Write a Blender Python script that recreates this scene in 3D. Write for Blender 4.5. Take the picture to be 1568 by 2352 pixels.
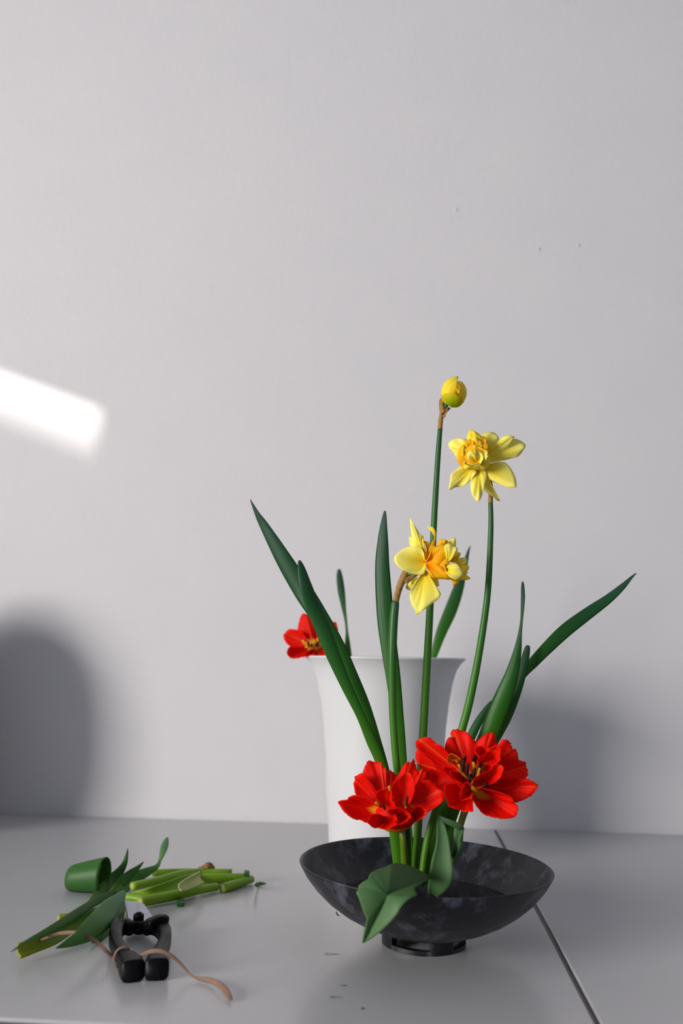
import bpy, bmesh, math, random
from mathutils import Vector, Matrix, noise
random.seed(7)
for o in list(bpy.data.objects): bpy.data.objects.remove(o, do_unlink=True)
scene = bpy.context.scene
C = scene.collection

# ------------------------------------------------------------------ camera
F = 2016.05; W, H = 1568.0, 2352.0
YAW, PITCH, ROLL = 0.07136, 0.16053, 0.01736
EYE = Vector((0, 0, .307)); WALL_Y = 1.674
FWD = Vector((-math.sin(YAW)*math.cos(PITCH), math.cos(YAW)*math.cos(PITCH), math.sin(PITCH)))
_r = Vector((math.cos(YAW), math.sin(YAW), 0)); _u = _r.cross(FWD)
RGT = _r*math.cos(ROLL) + _u*math.sin(ROLL); UPV = -_r*math.sin(ROLL) + _u*math.cos(ROLL)
cam = bpy.data.cameras.new('camera'); camo = bpy.data.objects.new('camera', cam); C.objects.link(camo)
cam.sensor_fit = 'VERTICAL'; cam.sensor_height = 36.0; cam.sensor_width = 24.0
cam.lens = F/H*36.0; cam.clip_start = .02
m = Matrix.Identity(4)
for i in range(3): m[i][0] = RGT[i]; m[i][1] = UPV[i]; m[i][2] = -FWD[i]; m[i][3] = EYE[i]
camo.matrix_world = m
cam.dof.use_dof = True; cam.dof.focus_distance = 1.0; cam.dof.aperture_fstop = 3.6
scene.camera = camo

# ------------------------------------------------------------------ light
world = bpy.data.worlds.new('world'); scene.world = world; world.use_nodes = True
world.node_tree.nodes['Background'].inputs[0].default_value = (.76, .82, 1.0, 1)
world.node_tree.nodes['Background'].inputs[1].default_value = .23
def aim(o, loc, target):
    o.location = loc
    o.rotation_euler = (Vector(target)-Vector(loc)).to_track_quat('-Z', 'Y').to_euler()
def area(name, loc, target, sx, sy, power, col, spread=180):
    l = bpy.data.lights.new(name, 'AREA'); l.shape = 'RECTANGLE'; l.size = sx; l.size_y = sy
    l.energy = power; l.color = col; l.spread = math.radians(spread)
    o = bpy.data.objects.new(name, l); C.objects.link(o); aim(o, loc, target); return o
# daylight through the window in the left wall (the side the sun streak and the lit flank of the vase come from)
area('window_left_offscreen', (-3.13, -1.55, .95), (0, -1.55, .95), 1.8, 1.5, 160.0, (1.0, .965, .945))
sun = bpy.data.lights.new('sun_offscreen', 'SUN'); sun.energy = 4.6; sun.angle = math.radians(.5); sun.color = (1, .95, .88)
suno = bpy.data.objects.new('sun_offscreen', sun); C.objects.link(suno)
SUN_D = Vector((1.0, 1.60, -.378)).normalized()
suno.rotation_euler = SUN_D.to_track_quat('-Z', 'Y').to_euler()
scene.view_settings.view_transform = 'Standard'; scene.view_settings.look = 'None'
scene.view_settings.exposure = 0.52; scene.view_settings.gamma = 1.0
scene.view_settings.use_curve_mapping = False

# ------------------------------------------------------------------ pixel helpers (a pixel gives a direction only)
def ray(px, py): return FWD + RGT*((px-W/2)/F) - UPV*((py-H/2)/F)
def A(px, py, Y):                       # where the pixel's ray meets the upright plane y = Y
    d = ray(px, py); return EYE + d*(Y/d.y)
def T(px, py, z=0.0):                   # where it meets the level z (table top = 0)
    d = ray(px, py); return EYE + d*((z-EYE.z)/d.z)
def depth(p): return (p-EYE).dot(FWD)
def pxm(p): return depth(p)/F           # metres per pixel at p

# ------------------------------------------------------------------ object helpers
def link(name, verts, faces, mat, parent=None, smooth=True, attrs=None):
    off = Vector(parent['_o']) if parent is not None else Vector((0, 0, 0))
    me = bpy.data.meshes.new(name); me.from_pydata([tuple(Vector(v)-off) for v in verts], [], faces)
    if attrs:
        for k, vals in attrs.items():
            a = me.attributes.new(k, 'FLOAT', 'POINT'); a.data.foreach_set('value', vals)
    if smooth: me.polygons.foreach_set('use_smooth', [True]*len(me.polygons))
    me.materials.append(mat); me.update()
    o = bpy.data.objects.new(name, me); C.objects.link(o)
    if parent is not None:
        o.parent = parent; o['_o'] = list(off)
    else: o['_o'] = [0, 0, 0]
    return o
def thing(name, label, cat, loc, group=None):
    o = bpy.data.objects.new(name, None); C.objects.link(o); o.empty_display_size = .02
    o.location = loc; o['_o'] = list(loc); tag(o, label, cat, group); return o
def tag(o, label, cat, group=None):
    o['label'] = label; o['category'] = cat
    if group: o['group'] = group
    return o
def struct(o): o['kind'] = 'structure'; return o
def solid(o, t, off=0.0):
    md = o.modifiers.new('solid', 'SOLIDIFY'); md.thickness = t; md.offset = off; return o
def subd(o, n=1):
    md = o.modifiers.new('sub', 'SUBSURF'); md.levels = n; md.render_levels = n; return o
def bevel(o, w, n=2):
    md = o.modifiers.new('bev', 'BEVEL'); md.width = w; md.segments = n; return o
def crv(p0, p1, p2, p3, t):
    return .5*((2*p1)+(p2-p0)*t+(2*p0-5*p1+4*p2-p3)*t*t+(3*p1-p0-3*p2+p3)*t*t*t)
def resample(rows, n, closed=False):    # rows of equal-length float tuples, Catmull-Rom, n steps per segment
    out = []; k = len(rows); segs = k if closed else k-1
    g = (lambda i: rows[i % k]) if closed else (lambda i: rows[max(0, min(k-1, i))])
    for s in range(segs):
        for j in range(n):
            t = j/n; out.append(tuple(crv(a, b, c, d, t) for a, b, c, d in zip(g(s-1), g(s), g(s+1), g(s+2))))
    if not closed: out.append(tuple(rows[-1]))
    return out
def blade(name, pts, mat, parent=None, nv=8, n=6, thick=.0012, nrm=None, cup=.15, wave=0.0):
    """leaf or strap; pts = (Vector, half width px, twist deg[, cup])"""
    rows = [(p[0].x, p[0].y, p[0].z, p[1], p[2], p[3] if len(p) > 3 else cup) for p in pts]
    rs = resample(rows, n); vs = []; fs = []; au = []; av = []
    for i, r in enumerate(rs):
        c = Vector(r[:3]); a = Vector(rs[max(0, i-1)][:3]); b = Vector(rs[min(len(rs)-1, i+1)][:3])
        t = (b-a).normalized(); view = (c-EYE).normalized() if nrm is None else -Vector(nrm)
        s = t.cross(view)
        s = s.normalized(); s = Matrix.Rotation(math.radians(r[4]), 3, t) @ s; nn = s.cross(t)
        w = max(r[3], .25)*pxm(c)
        for j in range(nv+1):
            v = -1+2*j/nv
            z = r[5]*w*v*v + wave*w*math.sin(i*.55+v*2.1)*v
            vs.append(c+s*(v*w)+nn*z); au.append(i/(len(rs)-1)); av.append(v)
    for i in range(len(rs)-1):
        for j in range(nv):
            q = i*(nv+1)+j; fs.append((q, q+1, q+nv+2, q+nv+1))
    return solid(link(name, vs, fs, mat, parent, attrs={'u': au, 'v': av}), thick)
def tube(name, pts, mat, parent=None, ns=12, n=5, flat=1.0, metres=False):
    """pts = (Vector, radius px)"""
    rs = resample([(p[0].x, p[0].y, p[0].z, p[1]) for p in pts], n); vs = []; fs = []; au = []; av = []
    ref = None
    for i, r in enumerate(rs):
        c = Vector(r[:3]); a = Vector(rs[max(0, i-1)][:3]); b = Vector(rs[min(len(rs)-1, i+1)][:3])
        t = (b-a).normalized()
        if ref is None: ref = t.cross(Vector((.3, .9, .2))).normalized()
        s = (ref-t*ref.dot(t)).normalized(); ref = s; q = s.cross(t)
        w = r[3] if metres else r[3]*pxm(c)
        for j in range(ns):
            g = 2*math.pi*j/ns
            vs.append(c+s*(w*math.cos(g))+q*(w*flat*math.sin(g))); au.append(i/(len(rs)-1)); av.append(math.cos(g))
    for i in range(len(rs)-1):
        for j in range(ns):
            fs.append((i*ns+j, i*ns+(j+1) % ns, (i+1)*ns+(j+1) % ns, (i+1)*ns+j))
    fs.append(tuple(range(ns))[::-1]); fs.append(tuple((len(rs)-1)*ns+j for j in range(ns)))
    return link(name, vs, fs, mat, parent, attrs={'u': au, 'v': av})
def fan(name, zf, base, outl, mat, parent, Y, yb, yt, side=0.0, bulge=0.0, ruf=.002, rings=9, n=4, closed=False,
        thick=.0005, yl=0.0, yo=None, seed=None, dome=None, jag=0.0):
    """petal: grid between a base point and an outline (both pixels through zf); depth: base Y+yb, rim Y+yt,
    side curls the flanks, yl shifts left/right, bulge arches it, ruf ruffles the rim; yo = own depth per outline point"""
    sd = random.random()*50 if seed is None else seed
    k = len(outl)
    rows = []
    for i, p in enumerate(outl):
        x, y = zf(*p); v = -1+2*i/(k-1)
        d = yo[i] if yo else yt+side*v*v+yl*v
        rows.append((x, y, d, v))
    rs = resample(rows, n, closed); m_ = len(rs); bx, by = zf(*base)
    vs = []; fs = []; au = []; av = []
    for i, (x, y, d, v) in enumerate(rs):
        if jag:                         # frayed petal edge
            ln = max(1.0, math.hypot(x-bx, y-by)); g = jag*(noise.noise(Vector((i*.55, sd, 0)))+.7*noise.noise(Vector((i*1.7, sd, 5))))
            x += (x-bx)/ln*g; y += (y-by)/ln*g
        for q in range(rings+1):
            r = (q+.02)/(rings+.02)
            dd = yb+(d-yb)*(r**1.25) + bulge*4*r*(1-r)
            dd += ruf*r*r*(math.sin(v*5+sd)+.45*math.sin(v*13+sd*2.3+r*3)) + ruf*.5*noise.noise(Vector((x*.05, y*.05, sd)))*r
            px, py = bx+(x-bx)*r, by+(y-by)*r
            if dome:                    # lie on an egg-shaped bud: centre, half axes (zoom units), depth, lift
                ex, ey = zf(dome[0], dome[1]); sc = (zf(1, 0)[0]-zf(0, 0)[0])
                qq = ((px-ex)/(dome[2]*sc))**2+((py-ey)/(dome[3]*sc))**2
                dd = -dome[4]*math.sqrt(max(0.0, 1-qq)) - dome[5]*(.35+.65*r)
            vs.append(A(px, py, Y+dd)); au.append(r); av.append(v)
    R = rings+1
    for i in range(m_ if closed else m_-1):
        j = (i+1) % m_
        for q in range(rings): fs.append((i*R+q, i*R+q+1, j*R+q+1, j*R+q))
    return solid(link(name, vs, fs, mat, parent, attrs={'u': au, 'v': av}), thick)
def lathe(name, prof, mat, parent, loc=(0, 0, 0), ns=72):
    vs = []; fs = []; k = len(prof)
    for j in range(ns):
        g = 2*math.pi*j/ns
        for r, z in prof: vs.append(Vector(loc)+Vector((r*math.cos(g), r*math.sin(g), z)))
    for j in range(ns):
        l = (j+1) % ns
        for i in range(k-1): fs.append((j*k+i, l*k+i, l*k+i+1, j*k+i+1))
    return link(name, vs, fs, mat, parent)
def box(name, lo, hi, mat, parent=None, bev=0.0):
    x0, y0, z0 = lo; x1, y1, z1 = hi
    vs = [(x, y, z) for x in (x0, x1) for y in (y0, y1) for z in (z0, z1)]
    fs = [(0, 1, 3, 2), (4, 6, 7, 5), (0, 4, 5, 1), (2, 3, 7, 6), (0, 2, 6, 4), (1, 5, 7, 3)]
    o = link(name, vs, fs, mat, parent, smooth=False)
    if bev: bevel(o, bev)
    return o
def prism(name, poly, z0, z1, mat, parent=None, bev=.0006):      # polygon of Vectors (x, y) raised from z0 to z1
    k = len(poly); vs = [(p.x, p.y, z0) for p in poly]+[(p.x, p.y, z1) for p in poly]
    fs = [tuple(range(k))[::-1], tuple(range(k, 2*k))]+[(i, (i+1) % k, k+(i+1) % k, k+i) for i in range(k)]
    o = link(name, vs, fs, mat, parent, smooth=False); bevel(o, bev); return o
def ellipsoid(name, c, a, axis, ra, rb, mat, parent, bend=0.0):  # spindle round axis
    t = Vector(axis).normalized(); s = t.cross(Vector((.2, .95, .3))).normalized(); q = t.cross(s)
    vs = []; fs = []; au = []; n_, k = 10, 10
    for i in range(n_+1):
        f = -math.cos(math.pi*i/n_); w = rb*math.sqrt(max(0, 1-f*f))+1e-5
        for j in range(k):
            g = 2*math.pi*j/k; vs.append(Vector(c)+t*(ra*f)+s*(w*math.cos(g)+bend*(1-f*f))+q*(w*math.sin(g))); au.append(i/n_)
    for i in range(n_):
        for j in range(k): fs.append((i*k+j, i*k+(j+1) % k, (i+1)*k+(j+1) % k, (i+1)*k+j))
    return link(name, vs, fs, mat, parent, attrs={'u': au, 'v': [0]*len(vs)})

# ------------------------------------------------------------------ materials
def srgb(r, g, b):
    f = lambda c: (c/255/12.92) if c/255 <= .04045 else ((c/255+.055)/1.055)**2.4
    return (f(r), f(g), f(b), 1)
class N:
    def __init__(s, name):
        s.m = bpy.data.materials.new(name); s.m.use_nodes = True; s.t = s.m.node_tree; s.t.nodes.clear()
        s.out = s.n('ShaderNodeOutputMaterial')
    def n(s, typ, **kw):
        d = s.t.nodes.new(typ)
        for k, v in kw.items(): setattr(d, k, v)
        return d
    def l(s, a, b): s.t.links.new(a, b)
    def val(s, sock, v):
        if hasattr(v, 'is_linked') or hasattr(v, 'links'): s.l(v, sock)
        else: sock.default_value = v
    def math(s, op, a, b=0.0, c=0.0):
        d = s.n('ShaderNodeMath', operation=op)
        for i, v in enumerate((a, b, c)): s.val(d.inputs[i], v)
        return d.outputs[0]
    def mix(s, f, a, b, mode='MIX'):
        d = s.n('ShaderNodeMix', data_type='RGBA', blend_type=mode)
        s.val(d.inputs[0], f); s.val(d.inputs[6], a); s.val(d.inputs[7], b); return d.outputs[2]
    def attr(s, k): return s.n('ShaderNodeAttribute', attribute_name=k).outputs['Fac']
    def ramp(s, f, stops):
        d = s.n('ShaderNodeValToRGB'); s.l(f, d.inputs[0]); e = d.color_ramp.elements
        while len(e) < len(stops): e.new(.5)
        for q, (p, c) in zip(e, stops): q.position = p; q.color = c
        return d.outputs[0]
    def noise(s, vec, scale, detail=3, rough=.5):
        d = s.n('ShaderNodeTexNoise'); d.inputs['Scale'].default_value = scale; d.inputs['Detail'].default_value = detail
        d.inputs['Roughness'].default_value = rough
        if vec is not None: s.l(vec, d.inputs['Vector'])
        return d.outputs[0]
    def obj(s): return s.n('ShaderNodeTexCoord').outputs['Object']
    def xyz(s, x, y, z=0.0):
        d = s.n('ShaderNodeCombineXYZ')
        for i, v in enumerate((x, y, z)): s.val(d.inputs[i], v)
        return d.outputs[0]
    def bump(s, h, dist=.001, strength=1.0):
        d = s.n('ShaderNodeBump'); d.inputs['Distance'].default_value = dist; d.inputs['Strength'].default_value = strength
        s.l(h, d.inputs['Height']); return d.outputs[0]
    def bsdf(s, col, rough=.5, spec=.5, metal=0.0, normal=None, trans=0.0, tcol=None, coat=0.0):
        d = s.n('ShaderNodeBsdfPrincipled'); s.val(d.inputs['Base Color'], col); s.val(d.inputs['Roughness'], rough)
        s.val(d.inputs['Specular IOR Level'], spec); s.val(d.inputs['Metallic'], metal); d.inputs['Coat Weight'].default_value = coat
        if normal is not None: s.l(normal, d.inputs['Normal'])
        if trans:
            t = s.n('ShaderNodeBsdfTranslucent'); s.val(t.inputs[0], tcol if tcol is not None else col)
            x = s.n('ShaderNodeMixShader'); x.inputs[0].default_value = trans
            s.l(d.outputs[0], x.inputs[1]); s.l(t.outputs[0], x.inputs[2]); s.l(x.outputs[0], s.out.inputs[0])
        else: s.l(d.outputs[0], s.out.inputs[0])
        return s.m
def petal_mat(name, stops, vein=None, veinw=.03, dark=.75, trans=.3, rough=.55, streak=26, spec=.15):
    k = N(name); u = k.attr('u'); v = k.attr('v')
    st = k.noise(k.xyz(k.math('MULTIPLY', v, streak), k.math('MULTIPLY', u, 2.5)), 1.0, 3)
    n2 = k.noise(k.obj(), 90, 3)
    uu = k.math('ADD', u, k.math('MULTIPLY', k.math('SUBTRACT', st, .5), .35))
    col = k.ramp(uu, stops)
    col = k.mix(k.math('MULTIPLY', k.math('SUBTRACT', st, .35), .9), col, (dark, dark, dark, 1), 'MULTIPLY')
    if vein:
        f = k.math('LESS_THAN', k.math('ABSOLUTE', k.math('ADD', v, k.math('MULTIPLY', k.math('SUBTRACT', n2, .5), .03))), veinw)
        f = k.math('MULTIPLY', f, k.math('SUBTRACT', 1.0, k.math('MULTIPLY', u, .55)))
        col = k.mix(f, col, vein)
    h = k.math('ADD', k.math('MULTIPLY', st, .8), n2)
    return k.bsdf(col, rough, spec, normal=k.bump(h, .0006, .35), trans=trans)
def leaf_mat(name, stops, rough=.38, trans=.16, streak=14, spec=.32):
    k = N(name); u = k.attr('u'); v = k.attr('v')
    st = k.noise(k.xyz(k.math('MULTIPLY', v, streak), k.math('MULTIPLY', u, 1.5)), 1.0, 3)
    col = k.ramp(k.math('ADD', u, k.math('MULTIPLY', k.math('SUBTRACT', st, .5), .15)), stops)
    col = k.mix(k.math('MULTIPLY', st, .5), col, (.62, .68, .66, 1), 'MULTIPLY')
    return k.bsdf(col, rough, spec, normal=k.bump(st, .0006, .5), trans=trans)

# wallpaper with a woven diagonal relief, one paper joint and two filled nail holes
k = N('wallpaper'); ob = k.obj(); sp = k.n('ShaderNodeSeparateXYZ'); k.l(ob, sp.inputs[0]); X_, Z_ = sp.outputs[0], sp.outputs[2]
d1 = k.math('SINE', k.math('ADD', k.math('MULTIPLY', X_, 980), k.math('MULTIPLY', Z_, -620)))
d2 = k.math('SINE', k.math('ADD', k.math('MULTIPLY', X_, 420), k.math('MULTIPLY', Z_, 760)))
nz = k.noise(ob, 130, 4); nb = k.noise(ob, 7, 3)
hh = k.math('ADD', k.math('MULTIPLY', k.math('MULTIPLY', d1, d2), .6), k.math('MULTIPLY', nz, .55))
jx = A(640, 1000, WALL_Y).x
joint = k.math('MULTIPLY', k.math('LESS_THAN', k.math('ABSOLUTE', k.math('ADD', X_, k.math('ADD', -jx, k.math('MULTIPLY', nb, .002)))), .0006), k.math('GREATER_THAN', nb, .5))
hh = k.math('ADD', hh, k.math('MULTIPLY', joint, -1.6))
for px, py in ((1237, 572), (1328, 564), (1047, 482)):
    q = A(px, py, WALL_Y); dd = k.n('ShaderNodeVectorMath', operation='DISTANCE'); k.l(ob, dd.inputs[0]); dd.inputs[1].default_value = q
    hh = k.math('ADD', hh, k.math('MULTIPLY', k.math('MAXIMUM', k.math('SUBTRACT', 1.0, k.math('MULTIPLY', dd.outputs['Value'], 220)), 0.0), 3.0))
wc = k.mix(nb, srgb(228, 225, 224), srgb(222, 220, 221))
WALLM = k.bsdf(wc, .75, .25, normal=k.bump(hh, .0011, .8))
k = N('painted_wall'); PLAINW = k.bsdf(k.mix(k.noise(k.obj(), 5), srgb(222, 220, 218), srgb(214, 212, 211)), .8, .2)
k = N('grey_floor'); FLOORM = k.bsdf(k.mix(k.noise(k.obj(), 4), srgb(120, 112, 104), srgb(98, 92, 86)), .5, .4)
k = N('white_lacquer'); nn = k.noise(k.obj(), 60, 4); big = k.noise(k.obj(), 2.5, 3)
TABLEM = k.bsdf(k.mix(big, srgb(186, 185, 184), srgb(180, 179, 179)), .24, .9, normal=k.bump(big, .002, .15))
k = N('grey_edge'); EDGEM = k.bsdf(k.mix(k.noise(k.obj(), 30), srgb(96, 90, 84), srgb(78, 73, 69)), .4, .5)
k = N('painted_steel'); STEELM = k.bsdf(k.mix(k.noise(k.obj(), 30), srgb(150, 150, 152), srgb(130, 130, 133)), .35, .5, metal=.6)
k = N('white_plastic'); nn = k.noise(k.obj(), 9, 4)
PLAST = k.bsdf(k.mix(nn, srgb(218, 218, 217), srgb(211, 211, 211)), .42, .45, normal=k.bump(nn, .002, .2))
k = N('raku_glaze'); ob = k.obj(); n1 = k.noise(ob, 42, 7, .72); n2 = k.noise(ob, 120, 6, .75); sp = k.n('ShaderNodeSeparateXYZ'); k.l(ob, sp.inputs[0])
run = k.noise(k.xyz(k.math('MULTIPLY', sp.outputs[0], 40), k.math('MULTIPLY', sp.outputs[1], 40), k.math('MULTIPLY', sp.outputs[2], 12)), 1.0, 5, .65)
gc = k.ramp(n1, [(.30, srgb(12, 12, 16)), (.5, srgb(24, 24, 29)), (.62, srgb(38, 38, 43)), (.75, srgb(66, 68, 78))])
gc = k.mix(k.ramp(run, [(.50, (0, 0, 0, 1)), (.66, (.8, .8, .8, 1))]), gc, srgb(84, 87, 98))
gc = k.mix(k.ramp(n2, [(.54, (0, 0, 0, 1)), (.64, (.9, .9, .9, 1))]), gc, srgb(12, 12, 14))
GLAZE = k.bsdf(gc, k.math('ADD', .20, k.math('MULTIPLY', n1, .4)), .32, normal=k.bump(k.math('ADD', n1, n2), .0012, .35))
k = N('stoneware'); nn = k.noise(k.obj(), 25, 4); STONE = k.bsdf(k.mix(nn, srgb(120, 116, 112), srgb(98, 95, 92)), .6, .3, normal=k.bump(nn, .002, .3))
k = N('dark_water'); WATER = k.bsdf(k.mix(k.noise(k.obj(), 12), srgb(14, 14, 16), srgb(20, 20, 21)), .06, .5, normal=k.bump(k.noise(k.obj(), 18), .001, .1))
k = N('water_bead'); d = k.n('ShaderNodeBsdfGlass'); d.inputs['IOR'].default_value = 1.33; d.inputs['Roughness'].default_value = .02
k.l(k.mix(k.noise(k.obj(), 30), (1, 1, 1, 1), (.95, .97, 1, 1)), d.inputs[0]); k.l(d.outputs[0], k.out.inputs[0]); BEAD = k.m
k = N('black_rubber'); nn = k.noise(k.obj(), 70, 3); RUBBER = k.bsdf(k.mix(nn, srgb(11, 11, 13), srgb(18, 18, 21)), k.math('ADD', .28, k.math('MULTIPLY', nn, .2)), .12)
k = N('brushed_blade'); nn = k.noise(k.obj(), 120, 4); BLADE = k.bsdf(k.mix(nn, srgb(190, 196, 210), srgb(150, 155, 168)), k.math('ADD', .25, k.math('MULTIPLY', nn, .2)), .5, metal=.85)
k = N('tan_band'); nn = k.noise(k.obj(), 90, 4); BAND = k.bsdf(k.mix(nn, srgb(150, 118, 98), srgb(122, 95, 78)), .6, .3, normal=k.bump(nn, .0006, .4), trans=.1)
k = N('brown_husk'); nn = k.noise(k.obj(), 160, 4); HUSK = k.bsdf(k.ramp(nn, [(.3, srgb(120, 84, 38)), (.5, srgb(176, 138, 82)), (.7, srgb(150, 112, 52))]), .65, .25, normal=k.bump(nn, .0015, .7), trans=.15)
k = N('dark_anther'); nn = k.noise(k.obj(), 200, 3); ANTH = k.bsdf(k.mix(nn, srgb(26, 6, 10), srgb(58, 14, 14)), .7, .2, normal=k.bump(nn, .0005, .6))

R1 = srgb(240, 12, 0); R2 = srgb(226, 6, 0); R3 = srgb(250, 22, 0); YEL = srgb(222, 150, 16)
TULIP = petal_mat('tulip_red', [(.0, srgb(214, 160, 20)), (.13, srgb(224, 110, 12)), (.24, R2), (.6, R1), (.92, R3)], vein=srgb(236, 120, 18), veinw=.022, trans=.28)
TULIPY = petal_mat('tulip_red_yellow_heart', [(.0, srgb(246, 196, 40)), (.30, srgb(240, 164, 24)), (.40, R2), (.7, R1), (.95, R3)], vein=None, trans=.28)
TULIPC = petal_mat('tulip_yellow_scrap', [(0, srgb(230, 160, 24)), (.6, srgb(238, 150, 14)), (1, srgb(232, 90, 8))], trans=.3)
FILA = petal_mat('yellow_filament', [(0, srgb(248, 190, 44)), (1, srgb(236, 156, 24))], trans=.2)
PALE = petal_mat('daffodil_pale', [(0, srgb(244, 204, 14)), (.35, srgb(250, 228, 56)), (.75, srgb(253, 240, 104)), (1, srgb(254, 243, 130))], dark=.97, trans=.10)
MIDY = petal_mat('daffodil_yellow', [(0, srgb(250, 176, 0)), (.4, srgb(250, 198, 10)), (1, srgb(252, 228, 70))], dark=.97, trans=.10)
CORO = petal_mat('daffodil_orange', [(0, srgb(252, 150, 0)), (.5, srgb(253, 172, 4)), (1, srgb(252, 194, 28))], dark=.93, trans=.10)
BUDG = petal_mat('bud_green', [(0, srgb(120, 162, 10)), (.45, srgb(166, 184, 8)), (1, srgb(226, 204, 10))], dark=.88, trans=.25)
LEAFD = leaf_mat('daffodil_leaf', [(0, srgb(44, 84, 66)), (.3, srgb(30, 84, 40)), (.6, srgb(48, 112, 16)), (1, srgb(84, 146, 16))], trans=.25)
LEAFT = leaf_mat('tulip_leaf', [(0, srgb(70, 110, 62)), (.5, srgb(78, 116, 68)), (1, srgb(86, 122, 72))], rough=.5, trans=.15, streak=22, spec=.3)
LEAFG = leaf_mat('cut_leaf_grey', [(0, srgb(104, 146, 112)), (.45, srgb(92, 142, 72)), (1, srgb(66, 126, 44))], rough=.55, spec=.2)
LEAFC = leaf_mat('cut_leaf_green', [(0, srgb(50, 98, 42)), (.5, srgb(58, 112, 34)), (1, srgb(96, 138, 28))], rough=.45)
STEMD = leaf_mat('daffodil_stem', [(0, srgb(56, 100, 66)), (.35, srgb(54, 114, 34)), (.7, srgb(78, 140, 20)), (1, srgb(80, 130, 20))], streak=4)
STEMO = leaf_mat('stem_olive', [(0, srgb(120, 128, 30)), (1, srgb(96, 116, 24))], streak=4)
STEMC = leaf_mat('cut_stem', [(0, srgb(148, 178, 40)), (.5, srgb(126, 170, 34)), (1, srgb(140, 176, 44))], streak=4)
STEMP = leaf_mat('cut_pith', [(0, srgb(196, 204, 130)), (1, srgb(176, 192, 104))], streak=4)
STEMY = leaf_mat('cut_sheath', [(0, srgb(160, 158, 40)), (.5, srgb(120, 150, 34)), (1, srgb(86, 134, 26))], streak=8)

# ------------------------------------------------------------------ the room
TH = .026; FLOOR_Z = -.74
def slab(name, lo, hi, mat): return struct(box(name, lo, hi, mat))
slab('wall_back', (-3.25, WALL_Y, FLOOR_Z), (3.2, WALL_Y+.12, 2.7), WALLM)
slab('floor', (-3.25, -3.2, FLOOR_Z-.06), (3.2, WALL_Y, FLOOR_Z), FLOORM)
# left wall, out of the frame, with the narrow gap above the window blind that lets the streak of sun in
XL = -3.20
def sun_back(p): return p - SUN_D*((p.x-XL+.05)/SUN_D.x)
g_top = sun_back(A(226, 944, WALL_Y)); g_bot = sun_back(A(226, 1110, WALL_Y)); gz1, gz0, gy0 = g_top.z, g_bot.z, g_top.y
wl = []; gy1 = gy0+1.8
for a, b in (((-9.0, FLOOR_Z), (gy0, 4.2)), ((gy0, FLOOR_Z), (gy1, gz0)), ((gy0, gz1), (gy1, 4.2)), ((gy1, FLOOR_Z), (WALL_Y, 4.2))):
    wl.append(((XL-.05, a[0], a[1]), (XL, b[0], b[1])))
slab('wall_left', *wl[0], PLAINW); slab('wall_left', *wl[1], PLAINW); slab('wall_left', *wl[2], PLAINW); slab('wall_left', *wl[3], PLAINW)
q = A(226, 1005, WALL_Y); t_ = (q.x+8.2)/SUN_D.x; q2 = q-SUN_D*t_
slab('sun_blocker_outside', (-8.4, q2.y-3, FLOOR_Z), (-8.2, q2.y+3, q2.z), PLAINW)  # added unseen block, fades the lower edge of the sun streak

# ------------------------------------------------------------------ two tables pushed together
SEAM = T(1256, 2130).x; TF = T(0, 2338).y; TB = WALL_Y-.002; GAP = .0028
def table(name, x0, x1, label):
    r = thing(name, label, 'table', ((x0+x1)/2, (TF+TB)/2, FLOOR_Z), 'white tables pushed together against the wall')
    top = box('tabletop', (x0, TF, -TH), (x1, TB, 0), TABLEM, r, .0015)
    box('edge_band', (x0+.002, TF-.001, -TH+.001), (x1-.002, TF+.002, -.003), EDGEM, top)
    box('rail', (x0+.05, TF+.05, -TH-.06), (x1-.05, TB-.05, -TH), STEELM, r, .002)
    for lx in (x0+.05, x1-.09):
        for ly in (TF+.05, TB-.09): box('leg', (lx, ly, FLOOR_Z), (lx+.04, ly+.04, -TH), STEELM, r, .002)
    return r
ta = table('table', -1.22, SEAM-GAP, 'white lacquered table that carries the bowl, the shears and the cut stems')
tb = table('table', SEAM+GAP, 1.15, 'empty white table beyond the dark joint, beside the bowl')
box('joint_strip', (SEAM-GAP-.0002, TF+.002, -.012), (SEAM+GAP-.0004, TB, -.004), EDGEM, ta)

# ------------------------------------------------------------------ bowl
BY = 1.018; BC = T(974, 2186); BC = Vector((BC.x, BY, 0))
bowl = thing('bowl', 'wide black mottled glazed bowl on a small foot, holding the flowers', 'bowl', BC)
outer = [(.0, .014), (.030, .0135), (.044, .013), (.062, .0185), (.080, .0275), (.098, .0395), (.114, .0535), (.128, .0695), (.139, .0865), (.1455, .1005)]
rimp = [(.1462, .1022), (.1466, .1035), (.1458, .1044), (.1445, .1040)]
inner = [(.1425, .1005), (.1355, .0870), (.1245, .0710), (.1105, .0555), (.0945, .0420), (.076, .0305), (.055, .0225), (.030, .0190), (.0, .0185)]
bs = lambda L: [(r*.942 if r > .046 else r, .0130+(z-.0130)*(.0690/.0914)) for r, z in L]
outer, rimp, inner = bs(outer), bs(rimp), bs(inner)
lathe('body', outer+rimp+inner, GLAZE, bowl, BC, 112)
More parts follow.
